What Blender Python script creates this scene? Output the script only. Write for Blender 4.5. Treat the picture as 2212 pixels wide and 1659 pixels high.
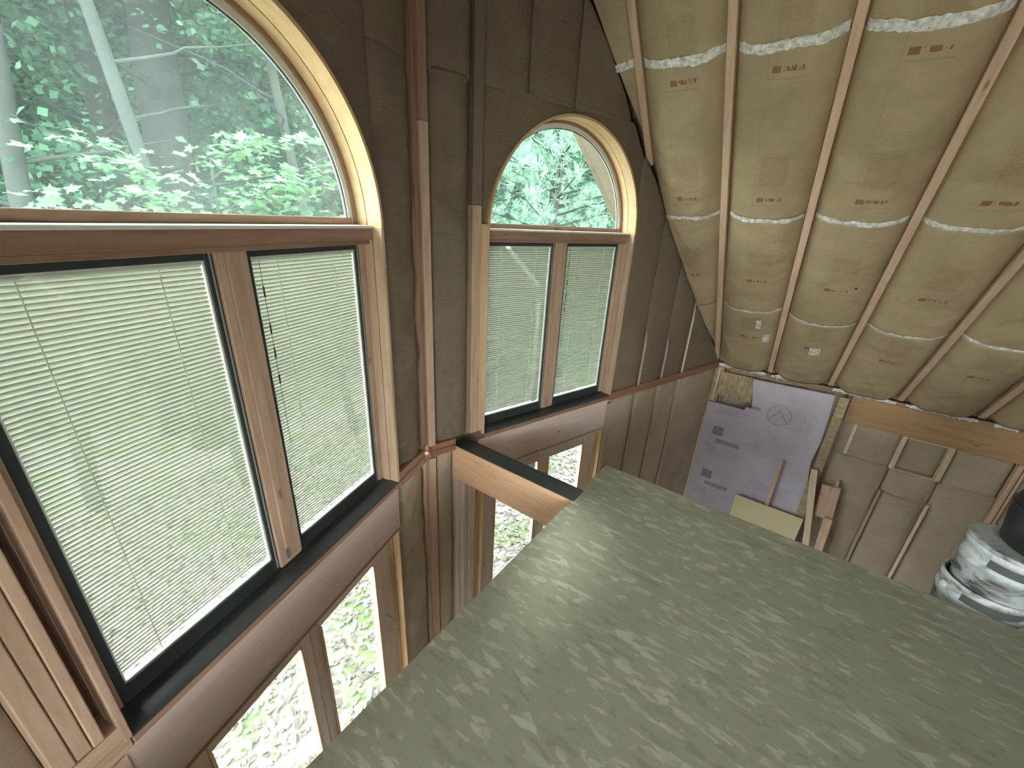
import bpy, bmesh, math, random
import numpy as np
from mathutils import Vector, Matrix, noise

# ------------------------------------------------------------------ scene, camera, light
for o in list(bpy.data.objects): bpy.data.objects.remove(o, do_unlink=True)
scene = bpy.context.scene
COL = scene.collection
R = math.radians

cam_d = bpy.data.cameras.new('camera'); cam = bpy.data.objects.new('camera', cam_d); COL.objects.link(cam)
F_PX = 877.36; YAW, PITCH, ROLL = R(35.502), R(-22.17), R(3.1095)
fw = Vector((math.cos(PITCH)*math.cos(YAW), math.cos(PITCH)*math.sin(YAW), math.sin(PITCH)))
rt = Vector((math.sin(YAW), -math.cos(YAW), 0)); up = rt.cross(fw)
r2 = math.cos(ROLL)*rt + math.sin(ROLL)*up; u2 = -math.sin(ROLL)*rt + math.cos(ROLL)*up
m = Matrix((r2, u2, -fw)).transposed().to_4x4(); m.translation = (0, 0, 1.5)
cam.matrix_world = m
cam_d.sensor_fit = 'HORIZONTAL'; cam_d.sensor_width = 36.0; cam_d.lens = 36.0*F_PX/2212.0
cam_d.clip_start = 0.02; cam_d.clip_end = 300
scene.camera = cam

world = bpy.data.worlds.new('sky'); scene.world = world; world.use_nodes = True
bg = world.node_tree.nodes['Background']
bg.inputs[0].default_value = (0.95, 0.97, 1.0, 1); bg.inputs[1].default_value = 18.0

sun_d = bpy.data.lights.new('sun', 'SUN'); sun = bpy.data.objects.new('sun', sun_d); COL.objects.link(sun)
sun_d.energy = 4.0; sun_d.angle = R(8); sun_d.color = (1.0, 0.96, 0.88)
sun.rotation_euler = (R(-28), R(-22), 0)

def area(name, loc, rot, sx, sy, e, col):
    d = bpy.data.lights.new(name, 'AREA'); d.shape = 'RECTANGLE'; d.size = sx; d.size_y = sy; d.energy = e; d.color = col
    o = bpy.data.objects.new(name, d); COL.objects.link(o); o.location = loc; o.rotation_euler = rot
    return o
# added fill light outside an invented window in the back gable, behind the camera
area('back_fill_light', (-0.55, -4.75, 1.15), (R(90), 0, 0), 1.8, 1.7, 4, (1.0, 0.98, 0.90))
# added fill light outside the made-up side dormer, left of the camera
area('side_fill_light', (-2.45, -.39, .45), (0, R(-100), 0), .9, 1.0, 90, (1.0, 0.98, 0.90))

vs = scene.view_settings
vs.view_transform = 'Standard'; vs.look = 'None'; vs.gamma = 1.0; vs.use_curve_mapping = False
vs.exposure = 0.2

# ------------------------------------------------------------------ constants of the place
AN = R(17.1); CA, SA = math.cos(AN), math.sin(AN)
APX, APY = 1.612, 1.806            # corner of the prow
XK = 5.24; XL = 2*APX - XK         # the two side walls
K = 1.045; NK = math.hypot(1, K); ZE = 0.02
ZG = -2.55                         # ground floor
YB = -4.6                          # back wall
T_RIDGE = (XK - APX)*NK
random.seed(7)

# ------------------------------------------------------------------ node helpers
class NT:
    def __init__(s, name):
        s.m = bpy.data.materials.new(name); s.m.use_nodes = True; s.t = s.m.node_tree; s.t.nodes.clear()
        s.out = s.n('ShaderNodeOutputMaterial')
    def n(s, ty, **k):
        nd = s.t.nodes.new(ty)
        for a, v in k.items(): setattr(nd, a, v)
        return nd
    def l(s, a, b): s.t.links.new(a, b)
    def put(s, sock, v):
        if hasattr(v, 'is_linked') or hasattr(v, 'links'): s.l(v, sock)
        elif isinstance(v, (tuple, list)): sock.default_value = tuple(v) + ((1,) if len(v) == 3 and len(sock.default_value) == 4 else ())
        else: sock.default_value = v
    def math(s, op, a, b=0.0, c=0.0):
        nd = s.n('ShaderNodeMath', operation=op)
        for i, v in enumerate((a, b, c)): s.put(nd.inputs[i], v)
        return nd.outputs[0]
    def mix(s, f, a, b):
        nd = s.n('ShaderNodeMix', data_type='RGBA'); s.put(nd.inputs[0], f); s.put(nd.inputs[6], a); s.put(nd.inputs[7], b)
        return nd.outputs[2]
    def coords(s, scale=(1, 1, 1), rot=(0, 0, 0), rand=0.0, kind='Object'):
        tc = s.n('ShaderNodeTexCoord'); mp = s.n('ShaderNodeMapping')
        s.put(mp.inputs['Scale'], scale); s.put(mp.inputs['Rotation'], rot); s.l(tc.outputs[kind], mp.inputs[0])
        if rand:
            oi = s.n('ShaderNodeObjectInfo'); v = s.n('ShaderNodeVectorMath', operation='SCALE')
            s.l(oi.outputs['Random'], v.inputs[3]); v.inputs[0].default_value = (rand, rand*1.7, rand*2.3); s.l(v.outputs[0], mp.inputs['Location'])
        return mp.outputs[0]
    def noise(s, vec, scale=5, detail=4, rough=.55, dist=0):
        nd = s.n('ShaderNodeTexNoise'); s.l(vec, nd.inputs['Vector']); nd.inputs['Scale'].default_value = scale
        nd.inputs['Detail'].default_value = detail; nd.inputs['Roughness'].default_value = rough; nd.inputs['Distortion'].default_value = dist
        return nd.outputs[0]
    def ramp(s, f, stops):
        nd = s.n('ShaderNodeValToRGB'); s.l(f, nd.inputs[0]); e = nd.color_ramp.elements
        while len(e) < len(stops): e.new(0.5)
        for el, (p, c) in zip(e, stops): el.position = p; el.color = tuple(c) + (1,)
        return nd.outputs[0]
    def bsdf(s, col, rough=.6, spec=.3, bump=None, bstr=.2, bdist=.01, **k):
        b = s.n('ShaderNodeBsdfPrincipled'); s.put(b.inputs['Base Color'], col); s.put(b.inputs['Roughness'], rough)
        b.inputs['Specular IOR Level'].default_value = spec
        for a, v in k.items(): s.put(b.inputs[a.replace('_', ' ')], v)
        if bump is not None:
            bn = s.n('ShaderNodeBump'); bn.inputs['Strength'].default_value = bstr; bn.inputs['Distance'].default_value = bdist
            s.l(bump, bn.inputs['Height']); s.l(bn.outputs[0], b.inputs['Normal'])
        s.l(b.outputs[0], s.out.inputs[0]); return b

MAT = {}
def wood(name, dark, mid, light, rough=.6, gscale=1.0, knots=True):
    t = NT(name)
    v = t.coords((1.4*gscale, 16*gscale, 16*gscale), rand=30)
    g = t.noise(v, 2.0, 5, .6, .6)
    v2 = t.coords((3, 60, 60), rand=19); g2 = t.noise(v2, 3, 3)
    c = t.ramp(g, [(.25, dark), (.5, mid), (.75, light)])
    c = t.mix(t.math('MULTIPLY', g2, .25), c, dark)
    if knots:
        vk = t.coords((2.2, 7, 7), rand=23)
        vo = t.n('ShaderNodeTexVoronoi'); t.l(vk, vo.inputs[0]); vo.inputs['Scale'].default_value = 1.3
        kf = t.ramp(vo.outputs[0], [(.03, (1, 1, 1)), (.10, (0, 0, 0))])
        c = t.mix(t.math('MULTIPLY', kf, .75), c, tuple(x*.35 for x in dark))
    oi = t.n('ShaderNodeObjectInfo'); hs = t.n('ShaderNodeHueSaturation'); t.l(c, hs.inputs['Color'])
    t.l(t.math('MULTIPLY_ADD', oi.outputs['Random'], .3, .85), hs.inputs['Value'])
    t.bsdf(hs.outputs[0], rough, .25, g2, .15, .002)
    MAT[name] = t.m
wood('pine', (.40, .27, .19), (.54, .385, .28), (.62, .46, .35))
wood('jamb_wood', (.55, .36, .19), (.66, .46, .26), (.74, .55, .34), .5, .8, False)
wood('brown_wood', (.22, .13, .085), (.32, .20, .14), (.38, .25, .18), .65)
wood('header_wood', (.54, .43, .385), (.63, .51, .46), (.68, .57, .52), .5)  # lighter than the other framing: window haze is put into this colour
wood('glulam', (.56, .33, .19), (.70, .45, .29), (.78, .55, .38), .5)
wood('pale_wood', (.52, .42, .30), (.62, .51, .37), (.68, .58, .44), .7)
wood('rim_wood', (.27, .16, .085), (.36, .225, .12), (.42, .27, .15), .6, .7)
wood('red_wood', (.24, .115, .07), (.32, .165, .105), (.38, .21, .14), .6)
wood('soffit_wood', (.13, .10, .07), (.19, .145, .10), (.24, .19, .14), .7, .5)

def osb(name, base, lite, dark, scale=1.0, rough=.75):
    t = NT(name); cols = None
    tot = None; bumps = None
    for i, (rz, sc) in enumerate(((R(10), 1.0), (R(-24), 1.3), (R(38), 1.6))):
        v = t.coords((24*scale*sc, 8*scale*sc, 10*scale), (0, 0, rz))
        w = t.n('ShaderNodeVectorMath', operation='ADD')
        nz = t.n('ShaderNodeTexNoise'); t.l(v, nz.inputs[0]); nz.inputs['Scale'].default_value = .8
        t.l(v, w.inputs[0]); t.l(nz.outputs[1], w.inputs[1])
        vo = t.n('ShaderNodeTexVoronoi'); t.l(w.outputs[0], vo.inputs[0]); vo.inputs['Scale'].default_value = 1.0
        sp = t.n('ShaderNodeSeparateColor'); t.l(vo.outputs['Color'], sp.inputs[0])
        f = sp.outputs[i]
        tot = f if tot is None else t.math('ADD', tot, f)
    tot = t.math('DIVIDE', tot, 3.0)
    big = t.noise(t.coords((1, 1, 1)), 2.5, 5)
    c = t.ramp(tot, [(.16, dark), (.36, base), (.60, base), (.72, lite), (.85, tuple(1.15*x for x in lite))])
    c = t.mix(t.math('MULTIPLY', big, .35), c, tuple(.75*x for x in base))
    fine = t.noise(t.coords((60, 14, 40)), 2, 3)
    c = t.mix(t.math('MULTIPLY', fine, .25), c, dark)
    t.bsdf(c, rough, .25, tot, .25, .004)
    MAT[name] = t.m
osb('osb_floor', (.30, .285, .22), (.415, .40, .325), (.235, .22, .165), 1.3, .5)
osb('osb_scrap', (.42, .33, .21), (.55, .46, .33), (.28, .20, .12), 1.4)

def rect(t, u, v, u0, u1, v0, v1):
    a = t.math('COMPARE', u, (u0+u1)/2, abs(u1-u0)/2); b = t.math('COMPARE', v, (v0+v1)/2, abs(v1-v0)/2)
    return t.math('MULTIPLY', a, b)

def kraft(name, base, printed, voff=0.0, crinkle=.25):
    t = NT(name)
    v = t.coords((1, 1, 1), rand=11)
    n1 = t.noise(v, 3.0, 6, .6); n2 = t.noise(t.coords((40, 40, 3), rand=5), 2, 3); n3 = t.noise(v, 28, 4, .7)
    c = t.ramp(n1, [(.3, tuple(.82*x for x in base)), (.55, base), (.75, tuple(1.12*x for x in base))])
    c = t.mix(t.math('MULTIPLY', n2, .3), c, tuple(.78*x for x in base))
    if printed:
        tc = t.n('ShaderNodeTexCoord'); sp = t.n('ShaderNodeSeparateXYZ'); t.l(tc.outputs['Object'], sp.inputs[0])
        u = sp.outputs[0]; w = t.math('WRAP', t.math('ADD', sp.outputs[2], voff), .84, 0.0)
        ink = t.noise(t.coords((1, 1, 1), rand=8), 60, 2)
        inkf = t.math('GREATER_THAN', ink, .47)
        blk = t.n('ShaderNodeTexBrick'); t.l(t.coords((1, 1, 1)), blk.inputs[0])
        sq = rect(t, u, w, -.055, -.012, .09, .125)
        txt = t.math('MULTIPLY', rect(t, u, w, -.002, .10, .095, .122), t.math('GREATER_THAN', t.noise(t.coords((50, 1, 14), rand=3), 1.4, 1), .48))
        c = t.mix(t.math('MULTIPLY', t.math('MAXIMUM', sq, txt), .8), c, (.20, .075, .04))
        body = t.math('MULTIPLY', rect(t, u, w, -.07, .11, .20, .46), t.math('GREATER_THAN', t.noise(t.coords((36, 1, 90)), 1.0, 1), .5))
        c = t.mix(t.math('MULTIPLY', body, .16), c, tuple(.4*x for x in base))
        body2 = rect(t, u, w, -.055, .10, .22, .44)
        c = t.mix(t.math('MULTIPLY', body2, .22), c, (.26, .16, .085))
        ln = t.math('MAXIMUM', rect(t, u, w, -.078, -.0755, .06, .80), rect(t, u, w, -.078, .12, .06, .064))
        c = t.mix(t.math('MULTIPLY', ln, .4), c, tuple(.35*x for x in base))
    cr = t.noise(t.coords((5, 5, 30), rand=7), 1.6, 5, .62, 1.2)
    hgt = t.math('ADD', t.math('MULTIPLY', n3, .3), t.math('ABSOLUTE', t.math('SUBTRACT', cr, .5)))
    t.bsdf(c, .55, .3, hgt, crinkle, .03)
    MAT[name] = t.m
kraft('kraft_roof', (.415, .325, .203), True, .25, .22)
kraft('kraft_wall', (.215, .172, .122), False, 0, .55)  # darker copy of the paper: gloom of the upper walls in its colour
kraft('kraft_low', (.45, .375, .28), False, 0, .45)  # lighter copy of the paper: brightness of the lower walls in its colour

def plain(name, col, rough=.6, spec=.3, nz=.15, nscale=20, **k):
    t = NT(name); n1 = t.noise(t.coords((1, 1, 1), rand=6), nscale, 4)
    c = t.mix(t.math('MULTIPLY', n1, nz*2), col, tuple(.6*x for x in col))
    t.bsdf(c, rough, spec, n1, .1, .002, **k); MAT[name] = t.m
plain('black_membrane', (.05, .058, .064), .34, .6, .2, 14)  # raised from black: blue-grey window haze is put into the colour
plain('sash_dark', (.035, .045, .045), .45, .4)
plain('gasket', (.30, .32, .31), .5)
plain('spacer_white', (.78, .80, .74), .4)
plain('frame_white', (.72, .74, .70), .4)
plain('plywood', (.66, .60, .38), .7, .2, .08, 4)
plain('band_grey', (.10, .11, .11), .5, .4, .5, 18)
plain('black_plastic', (.02, .024, .022), .45, .4)
plain('rear_wall_paint', (.42, .35, .25), .8)
plain('metal_grey', (.45, .46, .47), .35, .5, .1, 30, Metallic=.8)
plain('bark', (.020, .022, .020), .9, .1, .4, 9)
plain('bark_pale', (.038, .046, .040), .9, .1, .4, 7)

t = NT('tape_white')                      # shiny crumpled white facing tape
nn = t.noise(t.coords((1, 1, 1), rand=9), 38, 4, .65)
t.bsdf(t.ramp(nn, [(.35, (.42, .42, .38)), (.55, (.72, .73, .70)), (.7, (.92, .93, .92))]), .28, .6, nn, .6, .01); MAT['tape_white'] = t.m

t = NT('bucket_white')                    # white plastic smeared with dried grey compound
n1 = t.noise(t.coords((1, 1, 1.8), rand=4), 7, 5, .6, .5)
t.bsdf(t.ramp(n1, [(.34, (.10, .105, .10)), (.43, (.36, .38, .37)), (.52, (.58, .64, .66)), (.60, (.54, .58, .58)), (.68, (.24, .24, .21))]), .5, .4, n1, .3, .008)
MAT['bucket_white'] = t.m

t = NT('slat')                            # thin blind slats let a little daylight through
d = t.n('ShaderNodeBsdfDiffuse'); d.inputs[0].default_value = (.33, .34, .275, 1)
tr = t.n('ShaderNodeBsdfTranslucent'); tr.inputs[0].default_value = (.58, .60, .46, 1)
mx = t.n('ShaderNodeMixShader'); mx.inputs[0].default_value = .13
t.l(d.outputs[0], mx.inputs[1]); t.l(tr.outputs[0], mx.inputs[2]); t.l(mx.outputs[0], t.out.inputs[0]); MAT['slat'] = t.m

def glass(name, tint, haze):
    t = NT(name)
    a = t.n('ShaderNodeBsdfTransparent'); a.inputs[0].default_value = tint + (1,)
    g = t.n('ShaderNodeBsdfGlossy'); g.inputs['Roughness'].default_value = .02; g.inputs[0].default_value = (.9, .95, .95, 1)
    lw = t.n('ShaderNodeLayerWeight'); lw.inputs[0].default_value = .5
    fr = t.math('MULTIPLY_ADD', t.math('POWER', lw.outputs['Facing'], 4.0), .45, .025)
    m1 = t.n('ShaderNodeMixShader'); t.l(fr, m1.inputs[0]); t.l(a.outputs[0], m1.inputs[1]); t.l(g.outputs[0], m1.inputs[2])
    du = t.n('ShaderNodeBsdfTranslucent'); du.inputs[0].default_value = (.78, .95, .90, 1)  # whitish film painted in for the glow of the bright windows
    m2 = t.n('ShaderNodeMixShader')
    nz = t.noise(t.coords((1, 1, 1)), 2.5, 4)
    t.l(t.math('MULTIPLY', nz, haze*2), m2.inputs[0])
    t.l(m1.outputs[0], m2.inputs[1]); t.l(du.outputs[0], m2.inputs[2]); t.l(m2.outputs[0], t.out.inputs[0]); MAT[name] = t.m
glass('glass_hazy', (.93, .985, .962), .022)
glass('glass_clear', (.965, .985, .98), .006)

DIM = .36
def leafmat(name, cols, tl=.45):
    t = NT(name); ge = t.n('ShaderNodeNewGeometry'); cols = [tuple(DIM*x for x in c) for c in cols]
    c = t.ramp(ge.outputs['Random Per Island'], [(i/(len(cols)-1), c) for i, c in enumerate(cols)])
    d = t.n('ShaderNodeBsdfDiffuse'); t.l(c, d.inputs[0]); tr = t.n('ShaderNodeBsdfTranslucent'); t.l(c, tr.inputs[0])
    mx = t.n('ShaderNodeMixShader'); mx.inputs[0].default_value = tl
    t.l(d.outputs[0], mx.inputs[1]); t.l(tr.outputs[0], mx.inputs[2])
    t.l(mx.outputs[0], t.out.inputs[0]); MAT[name] = t.m
leafmat('leaf', [(.07, .24, .14), (.13, .40, .24), (.24, .58, .36), (.45, .85, .52)])
leafmat('maple_leaf', [(.24, .62, .27), (.36, .76, .36), (.50, .86, .44)], .5)
leafmat('needle', [(.30, .62, .42), (.55, .9, .7), (.9, 1.3, 1.05)], .3)
leafmat('litter', [(.30, .26, .22), (.50, .46, .42), (.74, .70, .68), (.62, .56, .50), (.36, .46, .24)], .2)
t = NT('forest_floor'); n1 = t.noise(t.coords((1, 1, 1)), 9, 6, .7); n2 = t.noise(t.coords((1, 1, 1)), .9, 4)
c = t.ramp(n1, [(.3, (.10, .09, .08)), (.5, (.22, .205, .19)), (.68, (.33, .315, .30))])
c = t.mix(t.ramp(n2, [(.5, (0, 0, 0)), (.62, (1, 1, 1))]), c, (.10, .17, .06)); t.bsdf(c, .95, .1, n1, .5, .03); MAT['forest_floor'] = t.m

# lavender foam sheet with its grey print
t = NT('foam_lavender'); tc = t.n('ShaderNodeTexCoord'); sp = t.n('ShaderNodeSeparateXYZ'); t.l(tc.outputs['Object'], sp.inputs[0])
u, w = sp.outputs[0], sp.outputs[2]
n1 = t.noise(t.coords((1, 1, 1)), 3, 5); fine = t.noise(t.coords((1, 1, 1)), 55, 3)
c = t.ramp(n1, [(.3, (.46, .41, .50)), (.7, (.58, .53, .62))])
txt = t.math('GREATER_THAN', t.noise(t.coords((60, 1, 28)), 1.0, 2), .50)
lines = t.math('GREATER_THAN', t.math('WRAP', w, .035, 0.0), .017)
def ink(c, f, a, col=(.16, .16, .19)): return t.mix(t.math('MULTIPLY', f, a), c, col)
for k in range(4):
    z = -.82 - .625*k
    c = ink(c, rect(t, u, w, .13, .25, z-.06, z+.055), .85)
    c = ink(c, t.math('MULTIPLY', rect(t, u, w, .15, .24, z-.045, z+.04), txt), .4, (.4, .38, .44))
    c = ink(c, rect(t, u, w, .19, .46, z-.16, z-.105), .72)
    c = ink(c, t.math('MULTIPLY', rect(t, u, w, .20, .45, z-.148, z-.117), txt), .5, (.45, .42, .5))
    c = ink(c, t.math('MULTIPLY', t.math('MULTIPLY', rect(t, u, w, .10, .24, z-.32, z-.21), txt), lines), .5)
    c = ink(c, t.math('MULTIPLY', t.math('MULTIPLY', rect(t, u, w, .56, 1.02, z-.15, z+.12), txt), lines), .28)
c = ink(c, rect(t, u, w, .44, .55, -.425, -.385), .6)
c = ink(c, t.math('MULTIPLY', t.math('MULTIPLY', rect(t, u, w, .14, .40, -.60, -.50), txt), lines), .55)
rr = t.math('SQRT', t.math('ADD', t.math('POWER', t.math('SUBTRACT', u, .745), 2.0), t.math('POWER', t.math('SUBTRACT', w, -.42), 2.0)))
c = ink(c, t.math('MULTIPLY', t.math('COMPARE', rr, .115, .006), t.math('GREATER_THAN', fine, .45)), .5)
tri = t.math('COMPARE', t.math('ADD', t.math('MULTIPLY', t.math('ABSOLUTE', t.math('SUBTRACT', u, .745)), 1.5), w), -.36, .01)
c = ink(c, t.math('MULTIPLY', tri, t.math('LESS_THAN', rr, .11)), .55)
c = ink(c, t.math('MULTIPLY', t.math('MULTIPLY', rect(t, u, w, .62, 1.06, -.55, -.28), txt), lines), .3)
t.bsdf(c, .6, .3, fine, .08, .002); MAT['foam_lavender'] = t.m

# ------------------------------------------------------------------ mesh helpers
def link(o, parent=None):
    COL.objects.link(o)
    if parent is not None: o.parent = parent
    return o
def mesh_obj(name, verts, faces, mat, parent=None, smooth=False):
    me = bpy.data.meshes.new(name); me.from_pydata([tuple(v) for v in verts], [], faces); me.update()
    if mat: me.materials.append(MAT[mat])
    if smooth: me.polygons.foreach_set('use_smooth', [True]*len(me.polygons))
    return link(bpy.data.objects.new(name, me), parent)
def empty(name, loc=(0, 0, 0), rot=(0, 0, 0), parent=None):
    o = bpy.data.objects.new(name, None); o.empty_display_size = .1; link(o, parent); o.location = loc; o.rotation_euler = rot; return o
def tag(o, label=None, cat=None, group=None, kind=None):
    if label: o['label'] = label
    if cat: o['category'] = cat
    if group: o['group'] = group
    if kind: o['kind'] = kind
    return o
BOX = {}
def box_mesh(lx, ly, lz, bev):
    key = (round(lx, 4), round(ly, 4), round(lz, 4), bev)
    if key in BOX: return BOX[key].copy()
    bm = bmesh.new(); bmesh.ops.create_cube(bm, size=1)
    for v in bm.verts: v.co = Vector((v.co.x*lx, v.co.y*ly, v.co.z*lz))
    if bev: bmesh.ops.bevel(bm, geom=bm.edges[:], offset=min(bev, .2*min(lx, ly, lz)), segments=1, affect='EDGES')
    me = bpy.data.meshes.new('board'); bm.to_mesh(me); bm.free(); BOX[key] = me
    return me.copy()
def bar(name, x0, x1, y0, y1, z0, z1, mat, parent=None, bev=.002):
    """axis-aligned board in the parent's frame; local X always runs along its longest side (the grain)"""
    d = [abs(x1-x0), abs(y1-y0), abs(z1-z0)]; c = ((x0+x1)/2, (y0+y1)/2, (z0+z1)/2)
    ax = d.index(max(d))
    if ax == 0: me = box_mesh(d[0], d[1], d[2], bev); rot = (0, 0, 0)
    elif ax == 1: me = box_mesh(d[1], d[0], d[2], bev); rot = (0, 0, R(90))
    else: me = box_mesh(d[2], d[1], d[0], bev); rot = (0, R(-90), 0)
    me.name = name; me.materials.clear(); me.materials.append(MAT[mat])
    o = link(bpy.data.objects.new(name, me), parent); o.location = c; o.rotation_euler = rot
    return o
def beam_between(name, p0, p1, w, h, mat, parent=None, roll=0.0, bev=.002):
    p0, p1 = Vector(p0), Vector(p1); d = p1-p0
    me = box_mesh(d.length, w, h, bev); me.name = name; me.materials.clear(); me.materials.append(MAT[mat])
    o = link(bpy.data.objects.new(name, me), parent)
    q = d.to_track_quat('X', 'Z'); o.location = (p0+p1)/2; o.rotation_mode = 'QUATERNION'; o.rotation_quaternion = q @ Matrix.Rotation(roll, 3, 'X').to_quaternion()
    return o
def arc_ring(name, cx, cz, r0, r1, y0, y1, mat, parent, a0=0.0, a1=math.pi, n=64):
    """half-round moulding: inner radius r0, outer r1, depth y0..y1"""
    vv, ff = [], []
    for i in range(n+1):
        a = a0+(a1-a0)*i/n; c, s = math.cos(a), math.sin(a)
        for r, y in ((r0, y0), (r1, y0), (r1, y1), (r0, y1)): vv.append((cx+r*c, y, cz+r*s))
    for i in range(n):
        for j in range(4):
            a, b = 4*i+j, 4*i+(j+1) % 4
            ff.append((a, b, b+4, a+4))
    ff += [(3, 2, 1, 0), (4*n, 4*n+1, 4*n+2, 4*n+3)]
    return mesh_obj(name, vv, ff, mat, parent)

def fold(p, seed):
    return noise.noise(Vector((p[0], p[1], seed)))
def batt_h(xf, x, z, seed, bulge, edge, wr):
    e = abs(2*xf-1)
    h = -edge + (bulge+edge)*(1-e**3.2)
    w = wr*(.9*fold((x*3.2, z*5.5), seed) + .6*fold((x*9+z*3, z*22-x*9), seed+3) + .35*fold((x*30, z*34), seed+9))
    d = abs(math.sin((x*1.0+z*.9)*9+4*fold((x*2, z*1.6), seed+20)))      # long diagonal creases
    w += wr*.9*(d**8)*max(0, fold((x*1.3, z*1.1), seed+31))*2
    return h + w*(1-e**6)
def batt(parent, x0, x1, zlo, zhi, base, mat, seed, bulge=.02, edge=.03, wr=.006, nu=20, dz=.03, name='insulation_batt', back=.09, xfun=None):
    """paper-faced batt: local x across, z up, y outward; its face bulges towards -y"""
    fl = zlo if callable(zlo) else (lambda x: zlo); fh = zhi if callable(zhi) else (lambda x: zhi)
    cx = (x0+x1)/2
    L = max(fh(x0+(x1-x0)*i/8)-fl(x0+(x1-x0)*i/8) for i in range(9)); nv = max(4, min(150, int(L/dz)))
    vv, ff = [], []
    for i in range(nu+1):
        xf = i/nu; xs = .5-.5*math.cos(math.pi*xf); xf = .5*xf+.5*xs if xfun is None else xfun(xf)
        x = x0+(x1-x0)*xf; a, b = fl(x), fh(x); b = max(b, a+.001)
        for j in range(nv+1):
            z = a+(b-a)*j/nv
            vv.append((x-cx, base-batt_h(xf, x, z, seed, bulge, edge, wr), z))
    st = nv+1
    for i in range(nu):
        for j in range(nv): ff.append((i*st+j, (i+1)*st+j, (i+1)*st+j+1, i*st+j+1))
    # sides and back so the batt is a solid slab
    n0 = len(vv); ring = [i*st for i in range(nu+1)] + [nu*st+j for j in range(1, nv+1)] + [i*st+nv for i in range(nu-1, -1, -1)] + [j for j in range(nv-1, 0, -1)]
    for r in ring: vv.append((vv[r][0], base+back, vv[r][2]))
    m = len(ring)
    for q in range(m): ff.append((ring[q], n0+q, n0+(q+1) % m, ring[(q+1) % m]))
    o = mesh_obj(name, vv, ff, mat, parent, True); o.location = (cx, 0, 0)
    return o
def tape(parent, x0, x1, zc, width, base, seed, bulge, edge, wr, bx0, bx1, slope=0.0, name='seam_tape'):
    """crumpled tape strip lying on the batt face"""
    vv, ff = [], []; n = 34; m = 4
    for i in range(n+1):
        x = x0+(x1-x0)*i/n; xf = (x-bx0)/(bx1-bx0)
        jag0 = .35*fold((x*25, seed), 2.2)+.25*fold((x*70, seed), 6.1); jag1 = .35*fold((x*25, seed), 12.2)+.25*fold((x*70, seed), 16.1)
        sag = .012*fold((x*5, seed*3), 4.4)
        for j in range(m+1):
            f = j/m-.5; z = zc+slope*(x-x0)+sag+width*(f+(jag0*(1-j/m)+jag1*j/m)*.5)
            h = batt_h(min(1, max(0, xf)), x, z, seed, bulge, edge, wr)+.004+.005*abs(fold((x*40, z*40), seed+1))
            vv.append((x, base-h, z))
    for i in range(n):
        for j in range(m): a = i*(m+1)+j; ff.append((a, a+m+1, a+m+2, a+1))
    return mesh_obj(name, vv, ff, 'tape_white', parent, True)

# ------------------------------------------------------------------ floors, beam
fl = empty('floor', (0, 0, 0)); tag(fl, 'worn OSB loft floor with an open front edge', 'floor', kind='structure')
EY, EX = .818, 2.283
ys = [YB+.02, -3.82, -2.60, -1.385, -.165, EY]
for i in range(len(ys)-1):
    xs = [XL+.9, -.16 if i % 2 else .9, EX] if True else []
    for j in range(2):
        x0, x1 = xs[j], xs[j+1]; y0, y1 = ys[i], ys[i+1]
        vv = [(x0, y0, 0), (x1, y0, 0), (x1, y1, 0), (x0, y1, 0), (x0, y0, -.019), (x1, y0, -.019), (x1, y1, -.019), (x0, y1, -.019)]
        mesh_obj('floor_panel', vv, [(0, 1, 2, 3), (7, 6, 5, 4), (0, 4, 5, 1), (1, 5, 6, 2), (2, 6, 7, 3), (3, 7, 4, 0)], 'osb_floor', fl)
bar('rim_joist', XL+.9, EX-.01, EY-.06, EY-.02, -.255, -.02, 'pine', fl)
bar('rim_joist', EX-.06, EX-.02, YB+.02, EY-.06, -.255, -.02, 'pine', fl)
for i in range(10): bar('floor_joist', XL+.9, EX-.06, .2-.5*i-.02, .2-.5*i+.02, -.255, -.02, 'pine', fl)

gf = tag(mesh_obj('floor_ground', [(XL, YB, ZG), (XK, YB, ZG), (XK, .70, ZG), (APX, APY, ZG), (XL, .70, ZG), (XL, YB, ZG-.1), (XK, YB, ZG-.1), (XK, .70, ZG-.1), (APX, APY, ZG-.1), (XL, .70, ZG-.1)],
    [(0, 1, 2, 3, 4), (9, 8, 7, 6, 5), (0, 5, 6, 1), (1, 6, 7, 2), (2, 7, 8, 3), (3, 8, 9, 4), (4, 9, 5, 0)], 'osb_floor'), 'plywood subfloor of the room below the loft', 'floor', kind='structure')

# two-board wooden tie beam from the prow corner to the loft edge
bt = empty('tie_beam', (1.865, 1.3, 0)); tag(bt, 'honey-coloured wooden tie beam with black top running from corner to loft', 'beam', kind='structure')
bar('timber', -.065, .065, -.50, .475, -.275, -.004, 'glulam', bt, .003)
bar('black_membrane', -.064, .064, -.50, .475, -.0035, .001, 'black_membrane', bt, 0)

ld = empty('stair_landing', (2.52, -1.1, -.30)); tag(ld, 'low wooden stair landing just past the loft edge under the buckets', 'landing', kind='structure')
for i in range(3): bar('tread_board', -.225+.14*i, -.225+.136+.14*i, -.45, .38, -.03, 0, 'pine', ld)
for yy in (-.36, .30):
    for xx in (-.2, .12): bar('post', xx, xx+.04, yy, yy+.04, ZG+.3, -.03, 'pine', ld)

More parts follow.
